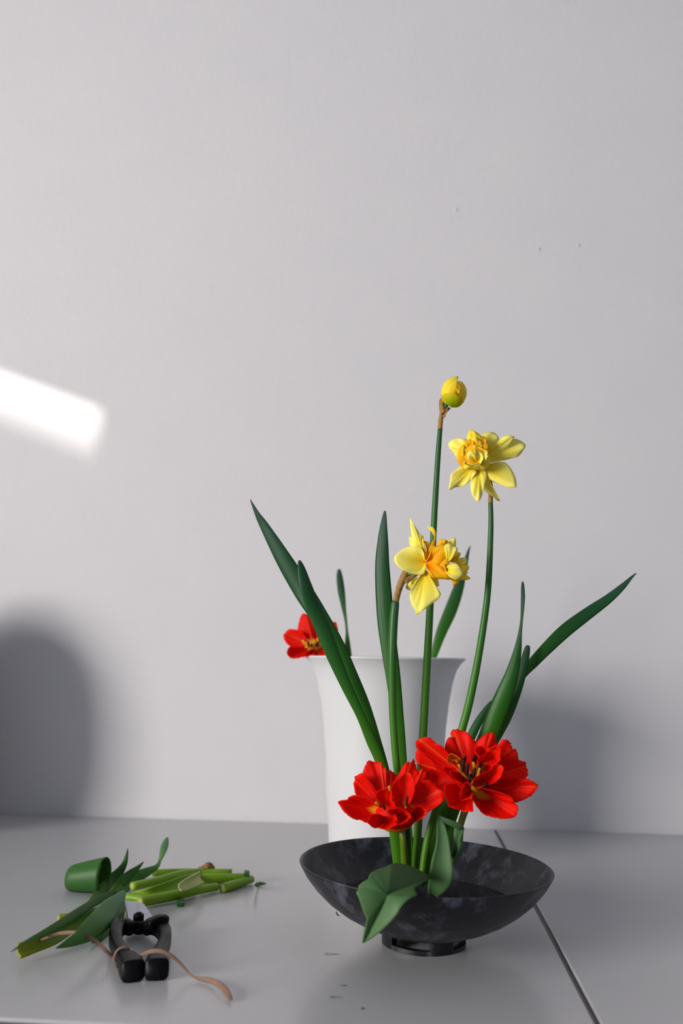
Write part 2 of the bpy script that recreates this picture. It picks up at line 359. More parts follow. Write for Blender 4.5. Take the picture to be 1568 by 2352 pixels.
# foot ring with a front slot; the back and side slots are added to let light in
nseg = 96; vs = []; fs = []
def ring_block(a0, a1, z0, z1):
    b = len(vs)
    for a in (a0, a1):
        for r in (.0385, .0455):
            for z in (z0, z1): vs.append(BC+Vector((r*math.cos(a), r*math.sin(a), z)))
    for f in ((0, 1, 3, 2), (4, 6, 7, 5), (0, 4, 5, 1), (2, 3, 7, 6), (0, 2, 6, 4), (1, 5, 7, 3)): fs.append(tuple(b+i for i in f))
for s in range(nseg):
    a0, a1 = 2*math.pi*s/nseg, 2*math.pi*(s+1)/nseg; am = math.degrees((a0+a1)/2)
    slot = 222 < am < 278 or 42 < am < 98 or 130 < am < 190 or 310 < am < 370
    if slot: ring_block(a0, a1, 0, .0045)
    else: ring_block(a0, a1, 0, .0145)
link('foot', vs, fs, GLAZE, bowl, smooth=False)
WZ = .043
lathe('water', [(0, WZ), (.05, WZ), (.095, WZ), (.1012, WZ+.0006)], WATER, bowl, BC, 72)
pd = A(776, 2098, .985); ellipsoid('water_drop', pd, 0, (0.1, 0, 1), .0042, .003, BEAD, bowl)
bowl.rotation_euler = (0, math.radians(1.1), 0)

# ------------------------------------------------------------------ vase
VY = 1.38; VC = A(884, 1510, VY); VC = Vector((VC.x, VY, 0)); vh = A(884, 1509, VY).z
vase = thing('vase', 'tall white flared vase behind the bowl, a red tulip hanging over its rim', 'vase', VC)
vp = [(0, 0.0), (.078, 0), (.0805, .002), (.0815, .02), (.0835, .06), (.0865, .10), (.0895, .15), (.0935, .20), (.0985, .24), (.1040, .268), (.1095, .286), (.1160, .297), (.1215, .3025), (.1232, .3045), (.1230, .3062), (.1215, .3065),
      (.1180, .302), (.1090, .291), (.1020, .268), (.0965, .24), (.0915, .20), (.0875, .15), (.0845, .10), (.0815, .06), (.078, .012), (0, .010)]
vp = [(r, z*vh/.3065) for r, z in vp]
lathe('body', vp, PLAST, vase, VC, 96)
lathe('lip', [(.1212, vh-.004), (.1240, vh-.0025), (.1244, vh-.0008), (.1236, vh+.0004), (.1216, vh)], PLAST, vase, VC, 96)

# ------------------------------------------------------------------ made-up vessel added beyond the frame to cast a shadow on the wall
JC = Vector((-.865, 1.48, 0)); shadow_caster = thing('shadow_caster', 'rounded grey stoneware vessel added in the far corner of the table to shade the wall', 'shadow_caster', JC)
lathe('body', [(r, z*1.12) for r, z in [(0, 0), (.085, 0), (.105, .02), (.128, .10), (.130, .17), (.120, .25), (.095, .31), (.070, .335), (.062, .335), (.085, .305), (.110, .245), (.120, .17), (.118, .10), (.095, .03), (0, .012)]], STONE, shadow_caster, JC, 64)
lathe('lid', [(0, .410), (.02, .408), (.045, .400), (.066, .385), (.068, .3755), (0, .3755)], STONE, shadow_caster, JC, 64)

# ------------------------------------------------------------------ daffodil leaves standing in the bowl
GL = 'daffodil leaves standing in the bowl'
def leaf(label, rows, mat, group=GL, name='daffodil_leaf', **kw):
    pts = [(A(r[0], r[1], r[2]), r[3], r[4] if len(r) > 4 else 0.0) for r in rows]
    return tag(blade(name, pts, mat, **kw), label, 'leaf', group)
B0 = BY
leaf('long pointed dark green leaf leaning furthest towards the vase tulip side', [(575, 1147, 1.06, .6, 25), (590, 1180, 1.06, 6, 25), (607, 1210, 1.06, 11, 22), (650, 1285, 1.058, 19, 18), (695, 1358, 1.055, 22, 12), (732, 1415, 1.05, 20, 5), (771, 1482, 1.047, 19, 0), (800, 1545, 1.043, 18), (833, 1620, 1.040, 16), (862, 1700, 1.037, 12), (885, 1780, 1.035, 11), (905, 1880, 1.032, 11), (922, 1985, 1.03, 12), (930, 2030, 1.03, 10)], LEAFD, cup=.25)
leaf('round-tipped dark green leaf crossing in front of the vase tulip', [(687, 1287, 1.02, 1.2, -20), (689, 1294, 1.02, 5.5, -20), (694, 1312, 1.02, 10, -20), (703, 1345, 1.02, 14, -18), (719, 1392, 1.022, 17, -15), (740, 1440, 1.022, 17.5, -10), (763, 1500, 1.022, 15.5, -5), (795, 1575, 1.024, 12), (828, 1643, 1.025, 10), (852, 1700, 1.026, 11.5), (875, 1755, 1.027, 11.5), (897, 1850, 1.027, 11), (914, 1985, 1.027, 11), (924, 2030, 1.027, 9)], LEAFD, cup=.3)
leaf('broad upright dark green leaf behind the stem of the sideways daffodil', [(884, 1173, 1.05, .8, 15), (883, 1182, 1.05, 4, 15), (880, 1215, 1.05, 9, 15), (878, 1255, 1.05, 13.5, 14), (877, 1300, 1.05, 16.5, 12), (880, 1360, 1.048, 18.5, 10), (886, 1430, 1.046, 19.5, 6), (895, 1500, 1.044, 18, 2), (904, 1565, 1.042, 16), (912, 1640, 1.04, 14), (919, 1720, 1.038, 13), (925, 1800, 1.036, 12), (934, 1900, 1.034, 11), (943, 1985, 1.032, 10), (948, 2030, 1.03, 9)], LEAFD, cup=.22)
leaf('narrow leaf with a twisted thin tip among the leaves away from the wall joint', [(1200, 1336, 1.0, 1), (1200, 1345, 1.0, 3), (1200.5, 1368, 1.0, 4.2, 10), (1199.5, 1395, 1.0, 3.8, 20), (1197.5, 1425, 1.0, 3, 30), (1193, 1460, 1.0, 4.5, 15), (1187, 1500, 1.002, 9), (1174, 1552, 1.005, 15), (1156, 1600, 1.008, 19.5), (1136, 1650, 1.01, 21.5), (1116, 1700, 1.013, 20), (1075, 1775, 1.018, 14), (1018, 1858, 1.022, 9), (1000, 1900, 1.022, 8), (982, 1978, 1.024, 8), (975, 2030, 1.024, 7)], LEAFD, cup=.35).update_tag()
leaf('short blunt leaf tip tucked between two longer leaves', [(1212, 1482, 1.03, 2), (1211, 1488, 1.03, 5.5), (1206, 1510, 1.03, 8.5), (1198, 1545, 1.03, 10), (1185, 1590, 1.03, 10.5), (1166, 1640, 1.03, 11), (1140, 1690, 1.03, 11), (1080, 1800, 1.032, 9), (1040, 1880, 1.034, 8), (1010, 2030, 1.034, 8)], LEAFD, cup=.3)
leaf('long dark green leaf arching out furthest over the empty table', [(1460.5, 1317, 1.05, .8, 20), (1448, 1328, 1.05, 3.2, 20), (1428, 1348, 1.05, 7, 18), (1395, 1376, 1.05, 10.5, 15), (1350, 1408, 1.048, 13.5, 12), (1300, 1446, 1.046, 15, 8), (1258, 1486, 1.044, 13.5, 4), (1222, 1524, 1.042, 11.5), (1196, 1552, 1.04, 10), (1160, 1605, 1.04, 9), (1120, 1680, 1.04, 9), (1070, 1790, 1.038, 9), (1038, 1865, 1.036, 9), (1025, 1930, 1.036, 9), (1015, 2030, 1.036, 8)], LEAFD, cup=.25)
leaf('short green leaf half hidden behind the arching leaves above the open tulip', [(1129, 1609, 1.035, .6), (1120, 1622, 1.035, 4), (1103, 1650, 1.035, 8), (1086, 1682, 1.035, 9.5), (1066, 1730, 1.034, 9), (1040, 1800, 1.034, 8.5), (1010, 1900, 1.034, 8), (990, 2030, 1.034, 7)], LEAFD, cup=.3)
leaf('short pointed leaf sheath between the stems below the drooping tulip', [(937, 1885, 1.0, 2), (936, 1905, 1.0, 5), (934, 1940, 1.0, 9), (933, 1980, 1.0, 11), (934, 2035, 1.0, 11)], LEAFD, cup=.4)

# ------------------------------------------------------------------ daffodils
def zoom(x0, y0, s): return lambda x, y: (x0+x/s, y0+y/s)
GD = 'daffodils in the bowl'
Z3 = zoom(980, 840, 6.031); Z4 = zoom(850, 1160, 5.807)
def stem(rows, mat, parent, name='stem', **kw): return tube(name, [(A(r[0], r[1], r[2]), r[3]) for r in rows], mat, parent, **kw)

# daffodil in bud
d1 = thing('daffodil', 'tallest daffodil, a closed yellow-green bud on a straight stem', 'daffodil', A(950, 2035, 1.015), GD)
stem([(1010.5, 984, 1.02, 5.6), (1006, 1040, 1.02, 6.4), (1001, 1120, 1.02, 6.8), (997, 1190, 1.02, 7.2), (992, 1290, 1.02, 7.8), (986, 1420, 1.02, 8.6), (980, 1530, 1.019, 9.4), (974, 1640, 1.018, 9.6), (968, 1740, 1.017, 9.8), (961, 1880, 1.016, 9.6), (955, 1980, 1.015, 9), (950, 2035, 1.015, 9)], STEMD, d1)
nk = stem([(1010, 986, 1.02, 5.7), (1011, 972, 1.02, 5.8), (1013, 957, 1.02, 5.6), (1017, 944, 1.018, 6.5), (1024, 932, 1.015, 5), (1032, 920, 1.01, 4)], HUSK, d1, 'spathe')
stem([(1020, 936, 1.012, 3.2), (1026, 928, 1.01, 3.6), (1033, 920, 1.008, 4)], STEMD, nk, 'neck')
fan('spathe_flap', Z3, (215, 700), [(175, 620), (168, 540), (175, 480), (200, 450), (235, 500), (250, 560), (245, 640)], HUSK, d1, 1.012, 0, .004, bulge=-.002, ruf=.0015)
fan('spathe_flap', Z3, (210, 700), [(190, 640), (240, 600), (290, 575), (325, 590), (300, 620), (270, 660), (250, 720)], HUSK, d1, 1.006, 0, -.002, bulge=-.001, ruf=.0015)
bc = Z3(375, 392); bcv = A(*bc, 1.01)
ub = (A(*Z3(400, 190), 1.004)-A(*Z3(352, 560), 1.014))
core = ellipsoid('bud', bcv, 0, ub, 27*pxm(bcv), 23*pxm(bcv), BUDG, d1)
BP = [((350, 578), [(222, 500), (205, 440), (212, 405), (255, 388), (330, 376), (385, 378), (420, 400), (470, 450), (492, 510), (450, 562), (385, 580), (290, 575)], BUDG, .002, -.017),
      ((300, 480), [(212, 425), (198, 370), (215, 300), (250, 230), (300, 185), (350, 162), (400, 150), (430, 146), (428, 180), (400, 208), (340, 250), (280, 320), (238, 390)], MIDY, -.006, -.013),
      ((440, 545), [(470, 480), (500, 400), (498, 310), (450, 245), (415, 210), (480, 222), (528, 280), (550, 350), (542, 430), (500, 520)], MIDY, -.006, -.012),
      ((390, 400), [(260, 380), (290, 300), (350, 240), (420, 225), (380, 290), (360, 340), (365, 385)], MIDY, -.012, -.017),
      ((420, 400), [(360, 300), (390, 250), (440, 245), (480, 290), (470, 350), (430, 320)], CORO, -.013, -.0165),
      ((420, 390), [(385, 360), (395, 310), (430, 330), (445, 320), (460, 370)], MIDY, -.015, -.019)]
for i_, (b, o_, mt, y0, y1) in enumerate(BP): fan('bud_petal', Z3, b, o_, mt, core, 1.01, 0, 0, dome=(374, 375, 182, 222, .0165, (.0016, .0012, .0008, .0022, .0018, .0034)[i_]), n=5)

# open daffodil facing the camera
d2 = thing('daffodil', 'open double daffodil with an orange heart facing out, on a curved stem', 'daffodil', A(966, 2035, 1.0), GD)
stem([(1126, 1152, .995, 5.5), (1127, 1190, .995, 6), (1126, 1240, .995, 6.6), (1120, 1357, .996, 7.6), (1104, 1475, .998, 8.4), (1082, 1592, 1.0, 9.4), (1061, 1674, 1.002, 9.4), (1032, 1770, 1.004, 9), (1002, 1858, 1.004, 9), (979, 1938, 1.003, 8.5), (966, 2035, 1.0, 8)], STEMD, d2)
sp2 = stem([(1126, 1155, .995, 5.8), (1126.5, 1140, .995, 5.6), (1127, 1120, .995, 5), (1124, 1100, .99, 5)], HUSK, d2, 'spathe')
stem([(1126, 1105, .992, 5), (1120, 1085, .985, 6), (1110, 1070, .978, 8)], STEMD, d2, 'neck')
D2P = [((640, 1200), [(580, 1060), (540, 1018), (460, 1012), (390, 1010), (330, 1040), (297, 1085), (310, 1135), (350, 1180), (410, 1270), (480, 1320), (560, 1320)], .004),
       ((700, 1200), [(700, 1040), (740, 972), (790, 935), (860, 918), (930, 930), (980, 970), (1000, 1030), (970, 1100), (880, 1190), (800, 1230)], .010),
       ((780, 1260), [(880, 1200), (1080, 1100), (1160, 1030), (1210, 1010), (1290, 1035), (1370, 1105), (1325, 1185), (1265, 1255), (1180, 1280), (1060, 1310), (950, 1335), (850, 1345)], .006),
       ((780, 1250), [(840, 1190), (900, 1140), (990, 1060), (1050, 985), (1130, 960), (1200, 975), (1210, 1000), (1150, 1100), (1080, 1215), (1000, 1270), (900, 1300)], 0),
       ((810, 1480), [(830, 1540), (810, 1620), (788, 1712), (850, 1770), (930, 1822), (962, 1862), (1012, 1868), (950, 1780), (890, 1735), (870, 1650), (872, 1580), (870, 1520)], .012),
       ((760, 1370), [(860, 1360), (960, 1345), (1060, 1333), (1120, 1370), (1180, 1450), (1228, 1560), (1241, 1640), (1232, 1688), (1130, 1690), (1040, 1655), (960, 1620), (880, 1580), (800, 1500)], -.004),
       ((640, 1370), [(560, 1380), (470, 1395), (390, 1450), (332, 1510), (320, 1600), (305, 1718), (390, 1685), (490, 1672), (560, 1630), (620, 1570), (690, 1470)], -.004),
       ((710, 1400), [(650, 1470), (615, 1570), (605, 1690), (625, 1780), (665, 1848), (705, 1878), (740, 1850), (770, 1770), (800, 1660), (830, 1540), (800, 1440)], -.006)]
Yd = .972
for b, o_, yt in D2P: fan('petal', Z3, b, o_, PALE, d2, Yd, .0, yt, side=.002, bulge=-.0015, ruf=.0022, rings=10)
# trumpet base that carries the frills
cx = A(*Z3(640, 1230), Yd-.006)
ellipsoid('corona', cx, 0, (-.25, -1, .15), .014, 34*pxm(cx), CORO, d2)
D2C = [((640, 1280), [(560, 1060), (500, 1100), (440, 1170), (413, 1280), (455, 1370), (520, 1420), (600, 1400), (660, 1340)], CORO, -.012),
       ((680, 1160), [(575, 1090), (552, 1000), (580, 920), (608, 882), (660, 905), (720, 945), (755, 985), (760, 1080), (740, 1150)], MIDY, -.010),
       ((720, 1220), [(700, 1040), (740, 985), (800, 990), (840, 1040), (858, 1120), (850, 1190), (790, 1230)], CORO, -.013),
       ((640, 1330), [(520, 1330), (500, 1395), (560, 1442), (660, 1430), (720, 1442), (750, 1400), (720, 1330)], MIDY, -.012),
       ((720, 1320), [(690, 1400), (720, 1440), (775, 1440), (832, 1420), (872, 1350), (868, 1250), (820, 1220)], MIDY, -.013),
       ((620, 1180), [(545, 1150), (540, 1060), (590, 1020), (640, 1035), (660, 1100), (655, 1180)], CORO, -.017),
       ((700, 1130), [(615, 1070), (618, 1010), (650, 985), (700, 1020), (765, 1060), (780, 1110), (740, 1150)], MIDY, -.018),
       ((740, 1200), [(640, 1140), (645, 1108), (700, 1110), (800, 1160), (850, 1190), (800, 1240)], MIDY, -.020),
       ((540, 1260), [(480, 1250), (488, 1190), (500, 1095), (535, 1130), (565, 1200), (560, 1280)], MIDY, -.018),
       ((690, 1350), [(570, 1300), (562, 1240), (582, 1188), (625, 1200), (662, 1245), (668, 1150), (720, 1180), (775, 1232), (785, 1300), (750, 1350)], PALE, -.026),
       ((610, 1395), [(505, 1355), (522, 1313), (560, 1350), (640, 1368), (705, 1350), (722, 1368), (690, 1400)], PALE, -.026),
       ((740, 1390), [(735, 1365), (778, 1290), (800, 1212), (825, 1193), (847, 1215), (835, 1275), (805, 1330)], PALE, -.026)]
for b, o_, mt, yt in D2C: fan('corona_petal', Z3, b, o_, mt, d2, Yd, -.010, yt, side=.003, bulge=-.004, ruf=.0016, rings=7)

# daffodil turned sideways
d3 = thing('daffodil', 'lower double daffodil turned sideways towards the open daffodil stem', 'daffodil', A(930, 2035, 1.0), GD)
stem([(909, 1380, .99, 7.5), (907, 1390, .99, 9.5), (903.5, 1430, .99, 10.2), (901, 1490, .99, 10.2), (900.5, 1560, .991, 9.8), (902, 1640, .992, 9), (907, 1720, .993, 8.8), (914, 1790, .994, 8.6), (921, 1880, .996, 8.4), (927, 1960, .998, 8), (930, 2035, 1.0, 8)], STEMD, d3)
stem([(908, 1386, .99, 7.2), (912, 1366, .989, 7.6), (918, 1346, .988, 8.2), (925, 1330, .987, 9.2), (932, 1315, .986, 8.6), (938, 1306, .985, 6)], HUSK, d3, 'spathe')
blade('spathe_flap', [(A(930, 1338, .978), 3, 0), (A(940, 1330, .977), 6, 20), (A(950, 1324, .976), 4.5, 30), (A(960, 1319, .976), .6, 30)], HUSK, d3)
stem([(934, 1318, .986, 5), (946, 1318, .984, 6), (960, 1312, .982, 8), (972, 1298, .98, 9)], STEMD, d3, 'neck')
Ye = .98
D3P = [((640, 620), [(560, 600), (528, 540), (518, 480), (518, 425), (550, 418), (585, 480), (640, 560)], .016, PALE),
       ((700, 660), [(665, 470), (668, 400), (690, 400), (709, 440), (706, 500), (712, 600)], .012, MIDY),
       ((640, 980), [(600, 950), (540, 1000), (500, 1040), (475, 1105), (535, 1137), (580, 1090), (650, 1040)], .014, PALE),
       ((800, 940), [(830, 985), (870, 1077), (917, 1073), (905, 1000), (885, 975)], .010, PALE),
       ((705, 690), [(640, 620), (575, 540), (556, 470), (548, 390), (535, 270), (529, 200), (539, 177), (562, 225), (600, 290), (640, 350), (667, 390), (682, 480), (700, 560), (722, 660)], .002, PALE),
       ((728, 740), [(700, 560), (690, 480), (700, 430), (722, 540), (750, 640), (752, 700)], -.004, MIDY),
       ((735, 860), [(660, 940), (570, 1070), (532, 1165), (527, 1230), (550, 1320), (580, 1380), (604, 1410), (606, 1462), (650, 1450), (690, 1415), (760, 1370), (830, 1312), (900, 1262), (932, 1215), (936, 1175), (900, 1118), (860, 1060), (815, 950)], -.006, PALE),
       ((735, 760), [(715, 640), (680, 575), (600, 548), (540, 550), (450, 580), (370, 635), (325, 690), (318, 740), (345, 790), (410, 850), (480, 890), (550, 920), (610, 928), (680, 932), (726, 910), (742, 840)], -.010, PALE)]
for b, o_, yt, mt in D3P: fan('petal', Z4, b, o_, mt, d3, Ye, .0, yt, side=.003, bulge=-.003, ruf=.002, rings=10)
def zp(f, x, y, Y): return A(*f(x, y), Y)
blade('petal', [(zp(Z4, 735, 720, Ye), 3, 0), (zp(Z4, 785, 650, Ye-.002), 5, 10), (zp(Z4, 830, 540, Ye-.004), 4, 20), (zp(Z4, 864, 440, Ye-.006), 2.6, 40), (zp(Z4, 852, 370, Ye-.007), 4, 10), (zp(Z4, 815, 315, Ye-.006), 4.5, 0), (zp(Z4, 753, 299, Ye-.004), .5, 0)], MIDY, d3, thick=.0007)
blade('petal', [(zp(Z4, 735, 715, Ye), 2.6, 0), (zp(Z4, 778, 620, Ye-.001), 4.5, 0), (zp(Z4, 772, 545, Ye-.002), 5, 10), (zp(Z4, 745, 500, Ye-.003), 4, 0), (zp(Z4, 704, 492, Ye-.003), 1.5, 0)], CORO, d3, thick=.0007)
# trumpet: a real flaring tube whose mouth carries the frills
ax0 = zp(Z4, 735, 775, Ye-.002); ax1 = zp(Z4, 1050, 790, Ye-.004)
tube('corona', [(ax0, 5), (ax0.lerp(ax1, .25), 17), (ax0.lerp(ax1, .55), 30), (ax0.lerp(ax1, .85), 35), (ax1, 33)], CORO, d3, ns=24)
D3C = [((742, 765), [(790, 675), (830, 620), (842, 550), (920, 545), (990, 522), (1042, 600), (1020, 750), (940, 820)], CORO, -.020),
       ((742, 785), [(775, 900), (830, 965), (880, 985), (970, 987), (1070, 992), (1100, 960), (1040, 900), (980, 830), (880, 760)], CORO, -.020),
       ((970, 560), [(925, 545), (905, 530), (912, 480), (960, 458), (1010, 465), (1032, 490), (1020, 540)], CORO, -.010),
       ((1050, 600), [(1010, 520), (1025, 488), (1060, 466), (1132, 443), (1138, 555), (1110, 610)], PALE, -.004),
       ((1060, 760), [(1100, 660), (1150, 628), (1202, 640), (1192, 685), (1140, 770)], MIDY, -.004),
       ((1130, 800), [(1160, 730), (1200, 705), (1277, 705), (1281, 780), (1220, 820)], PALE, -.006),
       ((1160, 850), [(1190, 790), (1270, 798), (1318, 822), (1292, 880), (1240, 912), (1180, 900)], MIDY, -.006),
       ((1200, 920), [(1230, 900), (1270, 905), (1310, 895), (1275, 920), (1240, 930)], MIDY, -.004),
       ((1150, 960), [(1180, 1002), (1250, 998), (1333, 987), (1295, 942), (1225, 925)], MIDY, -.008),
       ((1080, 930), [(1040, 955), (1085, 1000), (1108, 1071), (1165, 1045), (1185, 995)], CORO, -.012),
       ((1035, 770), [(1005, 680), (990, 560), (1012, 520), (1060, 515), (1120, 540), (1162, 580), (1150, 640), (1100, 700)], PALE, -.024),
       ((1005, 860), [(1030, 800), (1080, 785), (1150, 778), (1210, 840), (1241, 910), (1212, 970), (1150, 1003), (1060, 965), (1012, 900)], PALE, -.028),
       ((985, 850), [(965, 820), (985, 780), (1010, 850), (1040, 950), (1000, 930)], CORO, -.026)]
for i_, (b, o_, mt, yt) in enumerate(D3C): fan('corona_petal', Z4, b, o_, mt, d3, Ye, -.006 if i_ < 2 else yt+.004, yt, side=.006, bulge=-.009 if i_ < 2 else -.004, ruf=.0016, rings=7)

# ------------------------------------------------------------------ tulips
GT = 'red tulips in the bowl'
def stamens(rows, zf, Y, parent):
    for (x0, y0), (x1, y1), (fx, fy), dy, w in rows:
        a = zp(zf, x0, y0, Y+dy); b = zp(zf, x1, y1, Y+dy); c = zp(zf, fx, fy, Y+dy+.012)
        s = ellipsoid('stamen', (a+b)/2, 0, a-b, (a-b).length/2, w*pxm(a), ANTH, parent, bend=w*.5*pxm(a))
        tube('filament', [(c, 1.6), ((b+c)/2, 1.5), (b.lerp(a, .15), 1.2)], FILA, s, ns=6, n=3)

Z6 = zoom(930, 1650, 4.9); Yt = .962
t2 = thing('tulip', 'red tulip wide open with dark stamens and a yellow heart', 'tulip', A(1022, 2035, 1.0), GT)
stem([(1078, 1835, Yt+.012, 9), (1070, 1855, Yt+.012, 8.5), (1060, 1885, Yt+.012, 7.6), (1048, 1930, Yt+.012, 7.6), (1034, 1985, Yt+.008, 7.6), (1022, 2035, Yt, 7.6)], STEMO, t2)
T2 = [((740, 700), [(600, 620), (500, 480), (440, 330), (500, 213), (550, 238), (510, 168), (530, 135), (575, 120), (620, 130), (680, 150), (740, 200), (800, 270), (830, 340), (810, 520)], TULIP, .002, .022, 0),
      ((800, 620), [(790, 440), (786, 300), (850, 220), (930, 165), (970, 158), (1010, 185), (1035, 290), (1045, 400), (960, 560)], TULIP, .002, .018, 0),
      ((700, 690), [(420, 520), (300, 480), (262, 462), (200, 415), (152, 353), (122, 375), (115, 430), (135, 500), (170, 550), (238, 600), (235, 700), (300, 760), (390, 800), (500, 830), (640, 800)], TULIP, 0, .010, 0),
      ((700, 660), [(560, 520), (440, 340), (385, 295), (312, 280), (303, 235), (245, 210), (190, 220), (130, 250), (118, 300), (138, 352), (185, 395), (270, 458), (340, 560), (480, 650)], TULIP, 0, .004, 0),
      ((830, 650), [(880, 500), (950, 340), (1060, 292), (1085, 245), (1125, 238), (1170, 260), (1205, 320), (1215, 350), (1240, 340), (1262, 380), (1268, 450), (1200, 560), (1000, 650)], TULIP, .0, .010, 0),
      ((830, 690), [(960, 580), (1100, 470), (1250, 455), (1310, 480), (1356, 495), (1360, 540), (1382, 600), (1365, 668), (1280, 760), (1100, 800), (930, 770)], TULIP, .0, .000, 0),
      ((800, 750), [(960, 690), (1200, 672), (1365, 680), (1430, 705), (1491, 750), (1480, 800), (1400, 880), (1230, 950), (1100, 930), (930, 860)], TULIP, .0, -.008, 0),
      ((770, 800), [(900, 790), (1060, 830), (1200, 890), (1228, 950), (1268, 990), (1266, 1055), (1250, 1090), (1220, 1115), (1110, 1130), (960, 1105), (880, 1075), (820, 1010), (775, 940), (762, 880)], TULIPY, .0, -.022, 0),
      ((750, 810), [(768, 900), (757, 990), (766, 1048), (720, 1050), (640, 1047), (560, 1012), (500, 990), (460, 900), (438, 800), (470, 740), (600, 720)], TULIPY, .0, -.020, 0),
      ((735, 740), [(560, 560), (480, 540), (425, 560), (480, 640), (560, 715), (640, 782), (700, 800)], TULIP, -.004, -.022, 0),
      ((745, 800), [(765, 850), (720, 900), (630, 922), (618, 850), (640, 780), (690, 715), (735, 750)], TULIP, -.006, -.030, 0),
      ((740, 730), [(600, 590), (540, 590), (500, 605), (530, 660), (600, 720), (680, 770)], TULIP, -.004, -.028, 0),
      ((860, 580), [(840, 430), (788, 368), (800, 330), (860, 303), (910, 312), (940, 342), (1050, 298), (1077, 330), (1070, 420), (1000, 530), (930, 570)], TULIP, 0, -.012, 0),
      ((880, 520), [(835, 440), (890, 400), (960, 360), (1060, 380), (1070, 470), (980, 540)], TULIP, -.004, -.022, 0),
      ((760, 760), [(762, 690), (840, 632), (960, 580), (1000, 532), (1040, 513), (1090, 530), (1107, 580), (1080, 655), (1000, 725), (900, 755), (800, 780)], TULIP, -.004, -.026, 0),
      ((640, 500), [(625, 455), (560, 410), (510, 398), (480, 430), (474, 480), (500, 510), (530, 492), (547, 465), (600, 470)], TULIPC, -.010, -.020, 0)]
ellipsoid('receptacle', zp(Z6, 770, 770, Yt+.012), 0, (0, -.6, .8), .016, .011, FILA, t2)
for b, o_, mt, y0, y1, yl in T2: fan('petal', Z6, b, o_, mt, t2, Yt, y0, y1, side=-.004, bulge=.004, ruf=.0020, rings=11, n=7, jag=2.6, yl=yl)
stamens([((682, 420), (648, 615), (700, 690), -.018, 5.0), ((715, 500), (700, 660), (720, 700), -.018, 5.0), ((798, 555), (768, 695), (750, 740), -.024, 5.0), ((845, 500), (850, 635), (780, 700), -.016, 5.0), ((800, 400), (790, 520), (760, 690), -.008, 5.5), ((738, 620), (730, 728), (745, 760), -.026, 4.6), ((945, 738), (868, 778), (790, 790), -.026, 4.4)], Z6, Yt, t2)
tube('pistil', [(zp(Z6, 760, 700, Yt-.002), 5), (zp(Z6, 765, 600, Yt-.010), 5), (zp(Z6, 770, 530, Yt-.014), 5.5), (zp(Z6, 768, 490, Yt-.015), 3)], FILA, t2, ns=8)
for (a, b) in (((600, 520), (640, 620)), ((570, 470), (600, 520)), ((640, 620), (720, 690)), ((840, 560), (800, 700))):
    blade('filament', [(zp(Z6, *a, Yt-.018), 2.4, 0), (zp(Z6, (a[0]+b[0])/2+5, (a[1]+b[1])/2, Yt-.016), 2.6, 10), (zp(Z6, *b, Yt-.012), 2.2, 0)], FILA, t2, n=3, nv=4)

Z5 = zoom(740, 1640, 5.6); Ys = .948
t1 = thing('tulip', 'drooping red tulip seen from its side, lower of the two in the bowl', 'tulip', A(936, 2035, .985), GT)
stem([(905, 1860, Ys+.006, 9), (915, 1885, Ys+.010, 8), (922, 1910, Ys+.010, 7.4), (928, 1945, Ys+.010, 6.6), (936, 2035, .985, 6.6)], STEMO, t1)
T1 = [((1090, 1160), [(1180, 1000), (1210, 880), (1235, 745), (1290, 703), (1330, 730), (1338, 860), (1260, 980)], TULIP, .0, .016),
      ((850, 1160), [(800, 900), (805, 790), (840, 745), (870, 722), (920, 755), (962, 800), (990, 900), (960, 1080)], TULIP, .0, .024),
      ((820, 1200), [(690, 1060), (560, 900), (520, 760), (545, 680), (586, 603), (640, 608), (700, 615), (745, 620), (776, 660), (773, 717), (807, 690), (826, 740), (812, 790), (860, 900), (870, 1080)], TULIP, .0, .018),
      ((960, 1160), [(920, 980), (930, 860), (975, 785), (1010, 720), (1060, 640), (1100, 615), (1150, 622), (1170, 575), (1196, 650), (1232, 745), (1250, 860), (1190, 1020)], TULIP, .0, .016),
      ((780, 1220), [(660, 1150), (530, 1080), (435, 1040), (410, 960), (402, 880), (420, 842), (414, 810), (470, 775), (530, 768), (620, 880), (740, 1080)], TULIP, .0, .006),
      ((1080, 1220), [(1140, 1050), (1190, 930), (1260, 870), (1350, 850), (1430, 880), (1490, 960), (1545, 990), (1568, 1080), (1500, 1170), (1380, 1250), (1260, 1335), (1140, 1350)], TULIP, .0, .000),
      ((800, 1250), [(700, 1150), (560, 1080), (440, 1045), (370, 1055), (332, 1078), (320, 1100), (206, 1125), (240, 1200), (290, 1270), (370, 1330), (430, 1360), (490, 1362), (590, 1410), (700, 1390), (780, 1330)], TULIPY, .0, -.012),
      ((1060, 1200), [(960, 1160), (900, 1030), (888, 930), (930, 860), (1020, 800), (1080, 750), (1130, 765), (1165, 820), (1180, 900), (1178, 1010), (1130, 1140)], TULIP, -.004, -.006),
      ((830, 1200), [(740, 1140), (690, 1080), (690, 1030), (720, 990), (780, 960), (850, 948), (888, 980), (895, 1100), (945, 1180), (890, 1225)], TULIP, -.004, -.012),
      ((1090, 1330), [(1120, 1290), (1170, 1220), (1220, 1185), (1290, 1188), (1342, 1240), (1332, 1300), (1270, 1350), (1180, 1390), (1060, 1408), (980, 1390)], TULIP, -.004, -.022),
      ((840, 1340), [(740, 1290), (640, 1288), (600, 1340), (595, 1400), (650, 1462), (690, 1466), (780, 1482), (850, 1476), (900, 1452), (960, 1420), (960, 1340), (930, 1280)], TULIP, -.006, -.026),
      ((990, 1330), [(860, 1290), (845, 1245), (900, 1215), (970, 1208), (1060, 1230), (1120, 1280), (1142, 1302), (1130, 1342), (1060, 1402), (980, 1418), (930, 1380)], TULIP, -.012, -.030)]
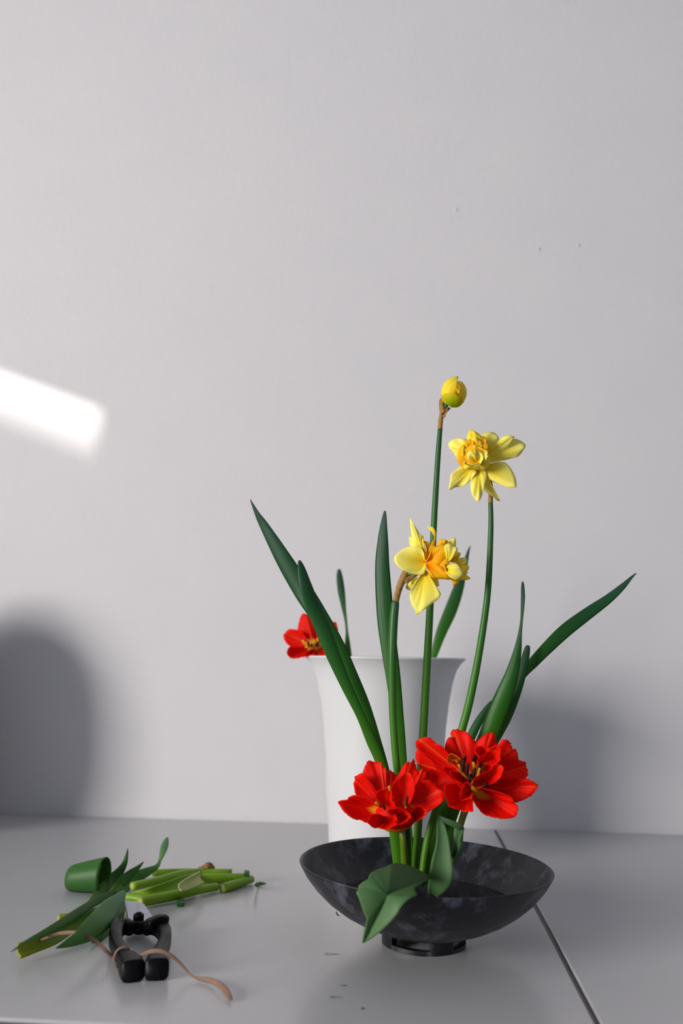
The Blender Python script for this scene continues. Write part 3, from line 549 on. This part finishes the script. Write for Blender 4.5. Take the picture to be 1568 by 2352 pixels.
ellipsoid('receptacle', zp(Z5, 930, 1270, Ys+.012), 0, (0, -.3, .9), .018, .024, TULIPY, t1)
for b, o_, mt, y0, y1 in T1: fan('petal', Z5, b, o_, mt, t1, Ys, y0, y1, side=-.004, bulge=.004, ruf=.0020, rings=11, n=7, jag=2.6)
stamens([((780, 1150), (815, 1235), (830, 1260), -.018, 3.2), ((1103, 1050), (1085, 1190), (1060, 1215), -.016, 3)], Z5, Ys, t1)
for a, b, c in (((850, 925), (862, 950), (868, 990)), ((682, 1130), (700, 1150), (730, 1170))):
    blade('filament', [(zp(Z5, *a, Ys-.016), 2.4, 0), (zp(Z5, *b, Ys-.016), 2.8, 0), (zp(Z5, *c, Ys-.014), 1.6, 0)], FILA, t1, n=3, nv=4)

# tulip leaves in the bowl
Z7 = zoom(800, 1960, 7.84); Z8 = zoom(880, 1850, 7.84)
ol = [(1455, 372), (1300, 290), (1150, 215), (1000, 176), (880, 158), (780, 175), (650, 240), (520, 290), (420, 340), (380, 380), (352, 460), (250, 520), (178, 600), (192, 643), (140, 705), (180, 790), (220, 900), (270, 1060), (322, 1180), (308, 1300), (270, 1500), (255, 1600), (290, 1597), (420, 1520), (600, 1390), (770, 1230), (880, 1100), (950, 980), (1050, 860), (1150, 790), (1228, 740), (1192, 665), (1215, 600), (1330, 500), (1445, 430)]
yo = [.938, .930, .921, .912, .904, .897, .889, .882, .876, .874, .868, .866, .864, .862, .860, .858, .858, .858, .860, .862, .868, .872, .872, .866, .859, .855, .853, .853, .855, .859, .866, .874, .886, .908, .930]
big = fan('tulip_leaf', Z7, (700, 760), ol, LEAFT, None, 0, .866, 0, yo=yo, closed=True, bulge=-.003, ruf=.0012, rings=12, n=3, thick=.0014, seed=3.0)
md = big.modifiers.new('smooth', 'SMOOTH'); md.use_x = False; md.use_z = False; md.iterations = 14; md.factor = .6
big.modifiers.move(1, 0)
tag(big, 'large folded tulip leaf drooping over the front rim of the black bowl', 'leaf', 'tulip leaves in the bowl')
dk = thing('tulip_leaf', 'tulip leaf standing upright in the bowl with its pointed top folded over', 'leaf', zp(Z8, 900, 1560, .936), 'tulip leaves in the bowl')
def zb(rows, f, **kw): return [(zp(f, r[0], r[1], r[2]), r[3], r[4] if len(r) > 4 else 0) for r in rows]
blade('blade', zb([(975, 158, .940, .5), (1008, 260, .938, 5), (1042, 400, .936, 10), (1066, 600, .934, 14), (1068, 800, .932, 18), (1055, 1000, .930, 23), (1045, 1200, .928, 26), (1000, 1380, .930, 24), (930, 1520, .934, 16), (900, 1600, .938, 12)], Z8), LEAFT, dk, cup=-.35, thick=.0014)
fan('fold', Z8, (1250, 960), [(1190, 780), (1225, 640), (1268, 490), (1296, 385), (1370, 340), (1430, 380), (1448, 410), (1435, 470), (1430, 560), (1415, 720), (1360, 880), (1300, 1000)], LEAFT, dk, .945, 0, -.004, bulge=-.006, ruf=.001, thick=.0014)
blade('fold', zb([(985, 175, .939, 1), (1060, 235, .936, 4), (1180, 300, .935, 6), (1300, 350, .936, 6.5), (1390, 390, .938, 6), (1440, 430, .942, 3)], Z8), LEAFT, dk, cup=-.2, thick=.0014)

# ------------------------------------------------------------------ tulip and leaves in the vase
Z9 = zoom(630, 1390, 8.711); Yv = 1.35
t3 = thing('tulip', 'bright red tulip resting on the rim of the white vase', 'tulip', A(760, 1508, 1.372))
T3 = [((830, 760), [(840, 520), (900, 430), (1000, 420), (1070, 520), (1060, 640), (960, 740)], .022),
      ((780, 760), [(600, 640), (470, 510), (480, 380), (510, 270), (560, 170), (660, 190), (740, 250), (800, 330), (900, 470), (920, 620)], .020),
      ((700, 790), [(640, 640), (540, 540), (470, 500), (390, 485), (290, 480), (230, 530), (180, 600), (190, 680), (240, 760), (300, 820), (420, 870), (580, 860)], .006),
      ((900, 790), [(960, 640), (1060, 470), (1130, 370), (1215, 330), (1252, 400), (1267, 510), (1225, 556), (1150, 680), (1020, 780)], .010),
      ((900, 840), [(1040, 740), (1180, 700), (1290, 700), (1342, 740), (1356, 820), (1300, 890), (1150, 950), (1000, 930)], -.004),
      ((760, 870), [(560, 850), (400, 840), (310, 830), (245, 935), (260, 990), (300, 1045), (370, 1070), (480, 1055), (560, 1040), (640, 1025), (740, 1010), (800, 960)], -.016),
      ((860, 870), [(680, 900), (620, 960), (640, 1015), (760, 1015), (900, 1012), (1020, 995), (1110, 970), (1130, 900), (1040, 860)], -.022)]
ellipsoid('receptacle', zp(Z9, 800, 860, Yv+.012), 0, (0, -.3, .9), .014, .016, FILA, t3)
for b, o_, y1 in T3: fan('petal', Z9, b, o_, TULIP, t3, Yv, 0, y1, side=-.004, bulge=.004, ruf=.002, rings=9, n=6, jag=1.6)
stamens([((680, 710), (700, 840), (740, 880), -.014, 3), ((740, 760), (760, 850), (770, 880), -.016, 3), ((880, 730), (850, 850), (830, 880), -.016, 3.4)], Z9, Yv, t3)
for a, b in (((560, 700), (640, 820)), ((790, 680), (800, 830)), ((860, 660), (880, 740)), ((970, 720), (890, 830)), ((640, 740), (690, 850))):
    blade('filament', [(zp(Z9, *a, Yv-.014), 2.2, 0), (zp(Z9, (a[0]+b[0])/2, (a[1]+b[1])/2, Yv-.014), 3, 0), (zp(Z9, *b, Yv-.012), 2, 0)], FILA, t3, n=3, nv=4)
stem([(716, 1486, Yv+.006, 6), (735, 1495, Yv+.02, 6), (775, 1503, 1.385, 5.5), (800, 1530, 1.39, 5.5), (815, 1640, 1.40, 5.5)], STEMO, t3)
GV = 'leaves standing in the white vase'
leaf('thin round-tipped leaf standing in the white vase beside its tulip', [(778, 1307, 1.40, 1.5), (778.5, 1312, 1.40, 4.5), (780, 1330, 1.40, 7.5), (784, 1360, 1.40, 8, 5), (789, 1393, 1.40, 5.5, 10), (794, 1425, 1.40, 3.2, 20), (796.5, 1450, 1.40, 3.2, 20), (798, 1480, 1.40, 6), (800, 1510, 1.40, 7.5), (806, 1600, 1.40, 8), (812, 1700, 1.40, 8)], LEAFD, GV)
leaf('pointed leaf rising from the white vase behind the sideways daffodil', [(1080, 1254, 1.42, .6), (1076, 1264, 1.42, 2.5), (1069, 1290, 1.42, 5.5), (1060, 1325, 1.42, 9.5), (1047, 1368, 1.42, 13), (1032, 1408, 1.42, 14), (1014, 1450, 1.42, 12), (1000, 1492, 1.42, 9), (990, 1525, 1.42, 8), (970, 1620, 1.41, 8), (955, 1720, 1.40, 8)], LEAFD, GV)

# ------------------------------------------------------------------ cut leaves and stems on the table
GC = 'cut leaves on the table'; GS = 'cut stems on the table'
ZA = zoom(20, 1920, 5.058); ZB = zoom(260, 1920, 4.238)
def tz(f, x, y, z): return T(*f(x, y), z)
# rolled-up leaf
ra, rb = .0150, .0222
ca = T(158, 2045)+Vector((0, 0, ra)); cb = T(238, 2051)+Vector((0, 0, rb)); axv = (cb-ca).normalized(); upz = Vector((0, 0, 1)); sdv = axv.cross(upz).normalized()
vs = []; fs = []; au = []; av = []; n1, n2 = 14, 40
for i in range(n1+1):
    f = i/n1; c = ca.lerp(cb, f); r = ra+(rb-ra)*f**.7
    for j in range(n2+1):
        g = j/n2; an = math.radians(-60+g*470); rr = r*(1-.16*g)
        rr *= 1-.10*max(0, (.12-f)/.12)**2
        vs.append(c+sdv*(rr*math.cos(an))*.92+upz*(rr*math.sin(an))); au.append(g); av.append(-1+2*f)
for i in range(n1):
    for j in range(n2): q = i*(n2+1)+j; fs.append((q, q+1, q+n2+2, q+n2+1))
tag(solid(link('cut_leaf', vs, fs, LEAFC, attrs={'u': au, 'v': av}), .0012), 'broad green leaf rolled up into a tube on the table', 'leaf', GC)
def cut(label, pts, mat, **kw): return tag(blade('cut_leaf', pts, mat, **kw), label, 'leaf', GC)
def aa(f, rows, zmin=.005):          # upright where there is room, never below zmin over the table
    return [(A(*f(r[0], r[1]), min(r[2], T(*f(r[0], r[1]), zmin).y)), r[3], r[4] if len(r) > 4 else 0) for r in rows]
def tt(f, rows): return [(T(*f(r[0], r[1]), r[2]), r[3], r[4] if len(r) > 4 else 0) for r in rows]
cut('grey-green cut leaf with its rounded end sticking up furthest', aa(ZB, [(527, 14, 1.26, 1.5), (518, 40, 1.258, 5), (500, 95, 1.255, 8), (480, 160, 1.25, 7, 15), (455, 235, 1.245, 4, 40), (415, 305, 1.235, 6, 15), (300, 365, 1.22, 11), (190, 430, 1.205, 13), (90, 520, 1.185, 11), (20, 590, 1.17, 8)]), LEAFG)
cut('narrow cut leaf with a thin upright tip in front of the rolled leaf', aa(ZA, [(1384, 146, 1.20, .6), (1370, 230, 1.20, 3.5), (1345, 320, 1.198, 6), (1285, 420, 1.195, 10), (1190, 520, 1.185, 14), (1090, 620, 1.17, 13), (1000, 720, 1.155, 9), (930, 800, 1.14, 6)]), LEAFC)
cut('dark pointed cut leaf beside the grey-green leaf', aa(ZA, [(1566, 300, 1.195, .6), (1500, 370, 1.19, 5), (1420, 440, 1.185, 9.5), (1330, 520, 1.175, 12), (1250, 600, 1.165, 10), (1180, 680, 1.155, 7)]), LEAFC)
cut('long thin cut leaf lying over the yellow-green leaf base', aa(ZA, [(1250, 648, 1.12, 3), (1150, 690, 1.105, 7), (1000, 770, 1.085, 8.5), (820, 880, 1.06, 9.5), (600, 1020, 1.03, 9), (400, 1130, 1.005, 6.5), (200, 1235, .98, 4), (30, 1345, .955, .6)], .024), LEAFC)
cut('yellow-green cut leaf base lying under the tan band', tt(ZA, [(100, 1345, .010, 16), (300, 1270, .011, 15), (520, 1180, .012, 15), (720, 1050, .012, 15), (900, 960, .012, 14), (1080, 860, .010, 9)]), STEMY, cup=-.5, thick=.002)
cut('wide grey-striped cut leaf beside the shears', aa(ZA, [(1345, 645, 1.09, 5), (1290, 720, 1.08, 13), (1180, 840, 1.062, 22, -10), (1080, 970, 1.04, 26, -15), (960, 1080, 1.02, 24, -20), (820, 1180, 1.0, 15, -10), (690, 1245, .99, 9), (548, 1305, .975, .8)], .026), LEAFG, cup=.2)
cut('cut leaf lying beneath the wide striped leaf', aa(ZA, [(1340, 760, 1.10, 8), (1280, 900, 1.07, 12), (1180, 1040, 1.04, 16), (1060, 1150, 1.015, 14), (960, 1220, 1.0, 6)]), LEAFC)
cut('bright green flat cut leaf between the cut stems', tt(ZB, [(180, 575, .010, 6), (330, 560, .013, 10), (520, 510, .014, 13), (680, 450, .014, 13), (820, 400, .012, 9)]), STEMC, cup=-.4)
def cstem(label, f, rows, mat, name='stalk_cutting', ends=True):
    r = thing(name, label, 'stem', T(*f(*rows[0][:2]), 0), GS)
    pts = [(T(*f(x, y), z), w) for x, y, z, w in rows]
    s = tube('stalk', pts, mat, r, ns=14)
    if ends:
        for (p, q, w) in ((pts[0][0], pts[1][0], rows[0][3]), (pts[-1][0], pts[-2][0], rows[-1][3])):
            dv = (p-q).normalized(); tube('cut_end', [(p-dv*.0002, w*.86), (p+dv*.0005, w*.80)], STEMP, r, ns=14, n=1)
    return r
cstem('thin cut stem at the back of the pile, nearest the wall', ZB, [(385, 360, .006, 7.5), (700, 350, .006, 7.5), (1152, 348, .006, 6)], STEMC)
cstem('cut stem slanting across the middle of the pile', ZB, [(182, 492, .014, 9.5), (420, 440, .014, 10), (640, 385, .014, 10.5), (840, 345, .013, 7)], STEMC)
cstem('thick pale green cut stem pointing at the small clipping', ZB, [(850, 425, .008, 12.5), (1050, 415, .008, 11.5), (1300, 400, .007, 8)], STEMC)
cstem('long cut stem at the front of the pile, nearest the shears', ZB, [(265, 645, .008, 11), (330, 628, .008, 12), (600, 575, .008, 11.5), (850, 522, .008, 9.5), (1005, 495, .007, 9)], STEMC)
cstem('short cut stem with its pale cut end facing out', ZB, [(1062, 508, .006, 11), (1200, 468, .006, 10), (1345, 420, .006, 8.5)], STEMC)
cstem('cut stem stub ending under the wide striped leaf', ZB, [(110, 590, .010, 8), (200, 600, .010, 8), (290, 620, .009, 9)], STEMC)
cstem('short yellow stub lying behind the long thin leaf', ZA, [(575, 960, .006, 9), (700, 945, .006, 9), (800, 930, .006, 8)], STEMY)
tag(blade('cut_sheath', tt(ZB, [(640, 510, .022, 8), (700, 480, .022, 12), (780, 440, .022, 13), (842, 410, .020, 13)]), STEMP, cup=-.5, thick=.0015), 'pale papery sheath peeling off a cut stem', 'sheath')
tag(blade('cut_husk', tt(ZB, [(830, 318, .010, 2), (890, 300, .013, 5), (930, 285, .015, 7), (985, 312, .010, 2)]), HUSK, thick=.001, n=3), 'small brown dried husk behind the cut stems', 'husk')
def clip(label, poly, z, h, f=ZB): return tag(prism('clipping', [T(*f(*p), z) for p in poly], z, z+h, LEAFC, None, .0008), label, 'clipping', 'small green clippings on the table')
clip('small green clipping resting on the end of the thick cut stem', [(1270, 405), (1325, 405), (1325, 380), (1275, 372)], .010, .006)
clip('small crumb of green stem lying by itself in front of the pile', [(618, 690), (690, 692), (695, 655), (650, 640), (615, 660)], .0, .005)
cl = thing('clipping', 'bent green clipping lying beyond the end of the cut stems', 'clipping', T(*ZB(1420, 465), 0), 'small green clippings on the table')
blade('blade', tt(ZB, [(1385, 470, .014, 4), (1400, 478, .006, 4.5), (1420, 470, .002, 4)]), LEAFC, cl, n=4, thick=.001)
blade('tip', [(T(*ZB(1400, 462), .003), 4, 0), (T(*ZB(1440, 462), .003), 5, 0), (T(*ZB(1485, 465), .003), 1, 0)], LEAFC, cl, n=4, thick=.001, nrm=(0, -.4, .9))

# ------------------------------------------------------------------ shears
ZS = zoom(220, 2050, 4.612)
sh = thing('shears', 'black-handled pruning shears lying on the table by the cut leaves', 'shears', T(*ZS(450, 600), 0))
def grip(rows, parent, name):
    """flattened bar: rows = (zx, zy, z, half width m, half height m)"""
    rs = resample([(*T(*ZS(r[0], r[1]), r[2]), r[3], r[4]) for r in rows], 7); vs = []; fs = []; ns = 16
    for i, r in enumerate(rs):
        c = Vector(r[:3]); a = Vector(rs[max(0, i-1)][:3]); b = Vector(rs[min(len(rs)-1, i+1)][:3])
        t = (b-a).normalized(); s = t.cross(Vector((0, 0, 1))).normalized(); q = s.cross(t)
        for j in range(ns):
            g = 2*math.pi*j/ns; cx, sy = math.cos(g), math.sin(g); e = .5
            vs.append(c+s*(r[3]*math.copysign(abs(cx)**e, cx))+q*(r[4]*math.copysign(abs(sy)**e, sy)))
    for i in range(len(rs)-1):
        for j in range(ns): fs.append((i*ns+j, i*ns+(j+1) % ns, (i+1)*ns+(j+1) % ns, (i+1)*ns+j))
    fs.append(tuple(range(ns))[::-1]); fs.append(tuple((len(rs)-1)*ns+j for j in range(ns)))
    return link(name, vs, fs, RUBBER, parent)
h1 = grip([(375, 385, .013, .0045, .007), (300, 358, .014, .0068, .008), (228, 400, .013, .0072, .008), (212, 500, .013, .0064, .008), (238, 595, .012, .0062, .008), (292, 680, .0115, .007, .0085), (330, 730, .0108, .0088, .0095), (372, 790, .0105, .0112, .0100), (398, 832, .0105, .0112, .0100)], sh, 'handle')
h2 = grip([(525, 385, .013, .0045, .007), (610, 352, .014, .0072, .0085), (705, 400, .013, .0076, .008), (735, 490, .013, .0064, .008), (712, 580, .012, .0062, .008), (675, 665, .0115, .007, .0085), (650, 720, .0108, .0088, .0095), (645, 785, .0105, .0112, .0100), (648, 815, .0105, .0112, .0100)], sh, 'handle')
grip([(560, 350, .020, .004, .005), (640, 310, .021, .006, .006), (705, 296, .021, .0065, .006), (745, 315, .020, .004, .005)], h2, 'thumb_stop')
grip([(200, 345, .015, .004, .008), (186, 420, .013, .0045, .009), (172, 510, .012, .003, .008)], h1, 'thumb_stop')
pl = lambda pts, z: [T(*ZS(*p), z) for p in pts]
prism('blade', pl([(300, 112), (345, 335), (520, 350), (610, 300), (548, 205), (510, 152), (420, 124)], .012), .012, .0155, BLADE, sh)
prism('blade', pl([(330, 160), (345, 345), (400, 380), (520, 370), (560, 300), (500, 230), (400, 150)], .007), .0075, .0115, BLADE, sh)
pc = T(*ZS(452, 290), .0155)
bt = tube('bolt', [(pc, .0064), (pc+Vector((0, 0, .005)), .0064), (pc+Vector((0, 0, .0062)), .0054)], RUBBER, sh, ns=6, n=1, metres=True)
tube('bolt_tip', [(pc+Vector((0, 0, .006)), .0034), (pc+Vector((0, 0, .0078)), .0030)], RUBBER, bt, ns=12, n=1, metres=True)
grip([(350, 360, .011, .004, .006), (440, 365, .011, .0045, .006), (535, 365, .011, .004, .006)], sh, 'crossbar')
grip([(400, 400, .008, .003, .003), (450, 415, .008, .003, .003), (510, 400, .008, .003, .003)], sh, 'spring')
# tan band looped on the handle
bd = thing('band', 'tan elastic band looped round one handle of the shears', 'band', T(*ZS(330, 650), 0))
def band(rows, name):
    return blade(name, [(T(r[0], r[1], r[2]), r[3], r[4] if len(r) > 4 else 0) for r in rows], BAND, bd, nv=3, n=8, thick=.0009, cup=0)
band([(78, 2169, .010, 2, 30), (105, 2155, .018, 3, 30), (140, 2144, .024, 4, 20), (178, 2143, .026, 4.5, 10), (212, 2157, .022, 4.5, 10), (240, 2181, .014, 4, 20), (262, 2202, .004, 3.5, 30), (275, 2212, .002, 3, 30)], 'strap')
lc = T(*ZS(290, 690), .012)
lp = []
for i in range(13):
    an = 2*math.pi*i/12; tdir = (T(*ZS(365, 775), .011)-T(*ZS(245, 600), .011)).normalized(); sd_ = tdir.cross(Vector((0, 0, 1))).normalized()
    lp.append((lc+sd_*(.0098*math.cos(an))+Vector((0, 0, .0104*math.sin(an))), 5, 0))
rs_n = tdir
vs = []; fs = []
for p, w, _ in lp[:-1]:
    vs += [p-tdir*.0028, p+tdir*.0028]
for i in range(12): fs.append((2*i, 2*i+1, (2*i+3) % 24, (2*i+2) % 24))
o = link('loop', vs, fs, BAND, bd); solid(o, .0009); subd(o, 1)
band([(300, 2180, .020, 3, 20), (318, 2196, .018, 3.5, 10), (340, 2187, .024, 4.5), (364, 2184, .026, 4.5), (388, 2192, .023, 4.2, 5), (410, 2209, .016, 3.4, 20), (428, 2229, .008, 2.4, 45), (442, 2242, .004, 2.2, 50), (460, 2248, .003, 4.5, 25), (485, 2253, .004, 6, 10), (506, 2263, .006, 7, 0), (522, 2282, .004, 7.5, -5), (530, 2297, .003, 4, -10)], 'strap')

# ------------------------------------------------------------------ marks on the table
def smear(px, py, rx, ry, name, mat, label, cat, group=None, h=.0006):
    c = T(px, py); vs = [c+Vector((0, 0, h))]; fs = []; k_ = 18
    for j in range(k_):
        g = 2*math.pi*j/k_; q = 1+.25*math.sin(3*g+px); vs.append(c+Vector((rx*q*math.cos(g), ry*q*math.sin(g), 0)))
    for j in range(k_): fs.append((0, 1+j, 1+(j+1) % k_))
    return tag(link(name, vs, fs, mat), label, cat, group)
GW = 'water drops on the table in front of the bowl'
smear(768, 2290, .006, .0035, 'water_drop', BEAD, 'small water drop on the table before the bowl', 'water drop', GW)
smear(790, 2263, .005, .002, 'water_drop', BEAD, 'small water drop on the table before the bowl', 'water drop', GW)
smear(762, 2191, .009, .004, 'water_drop', BEAD, 'small water drop on the table before the bowl', 'water drop', GW)
smear(833, 2317, .0014, .0014, 'crumb', ANTH, 'tiny dark crumb lying on the table before the bowl', 'crumb', None, .0012)
for o in bpy.data.objects:
    if '_o' in o: del o['_o']
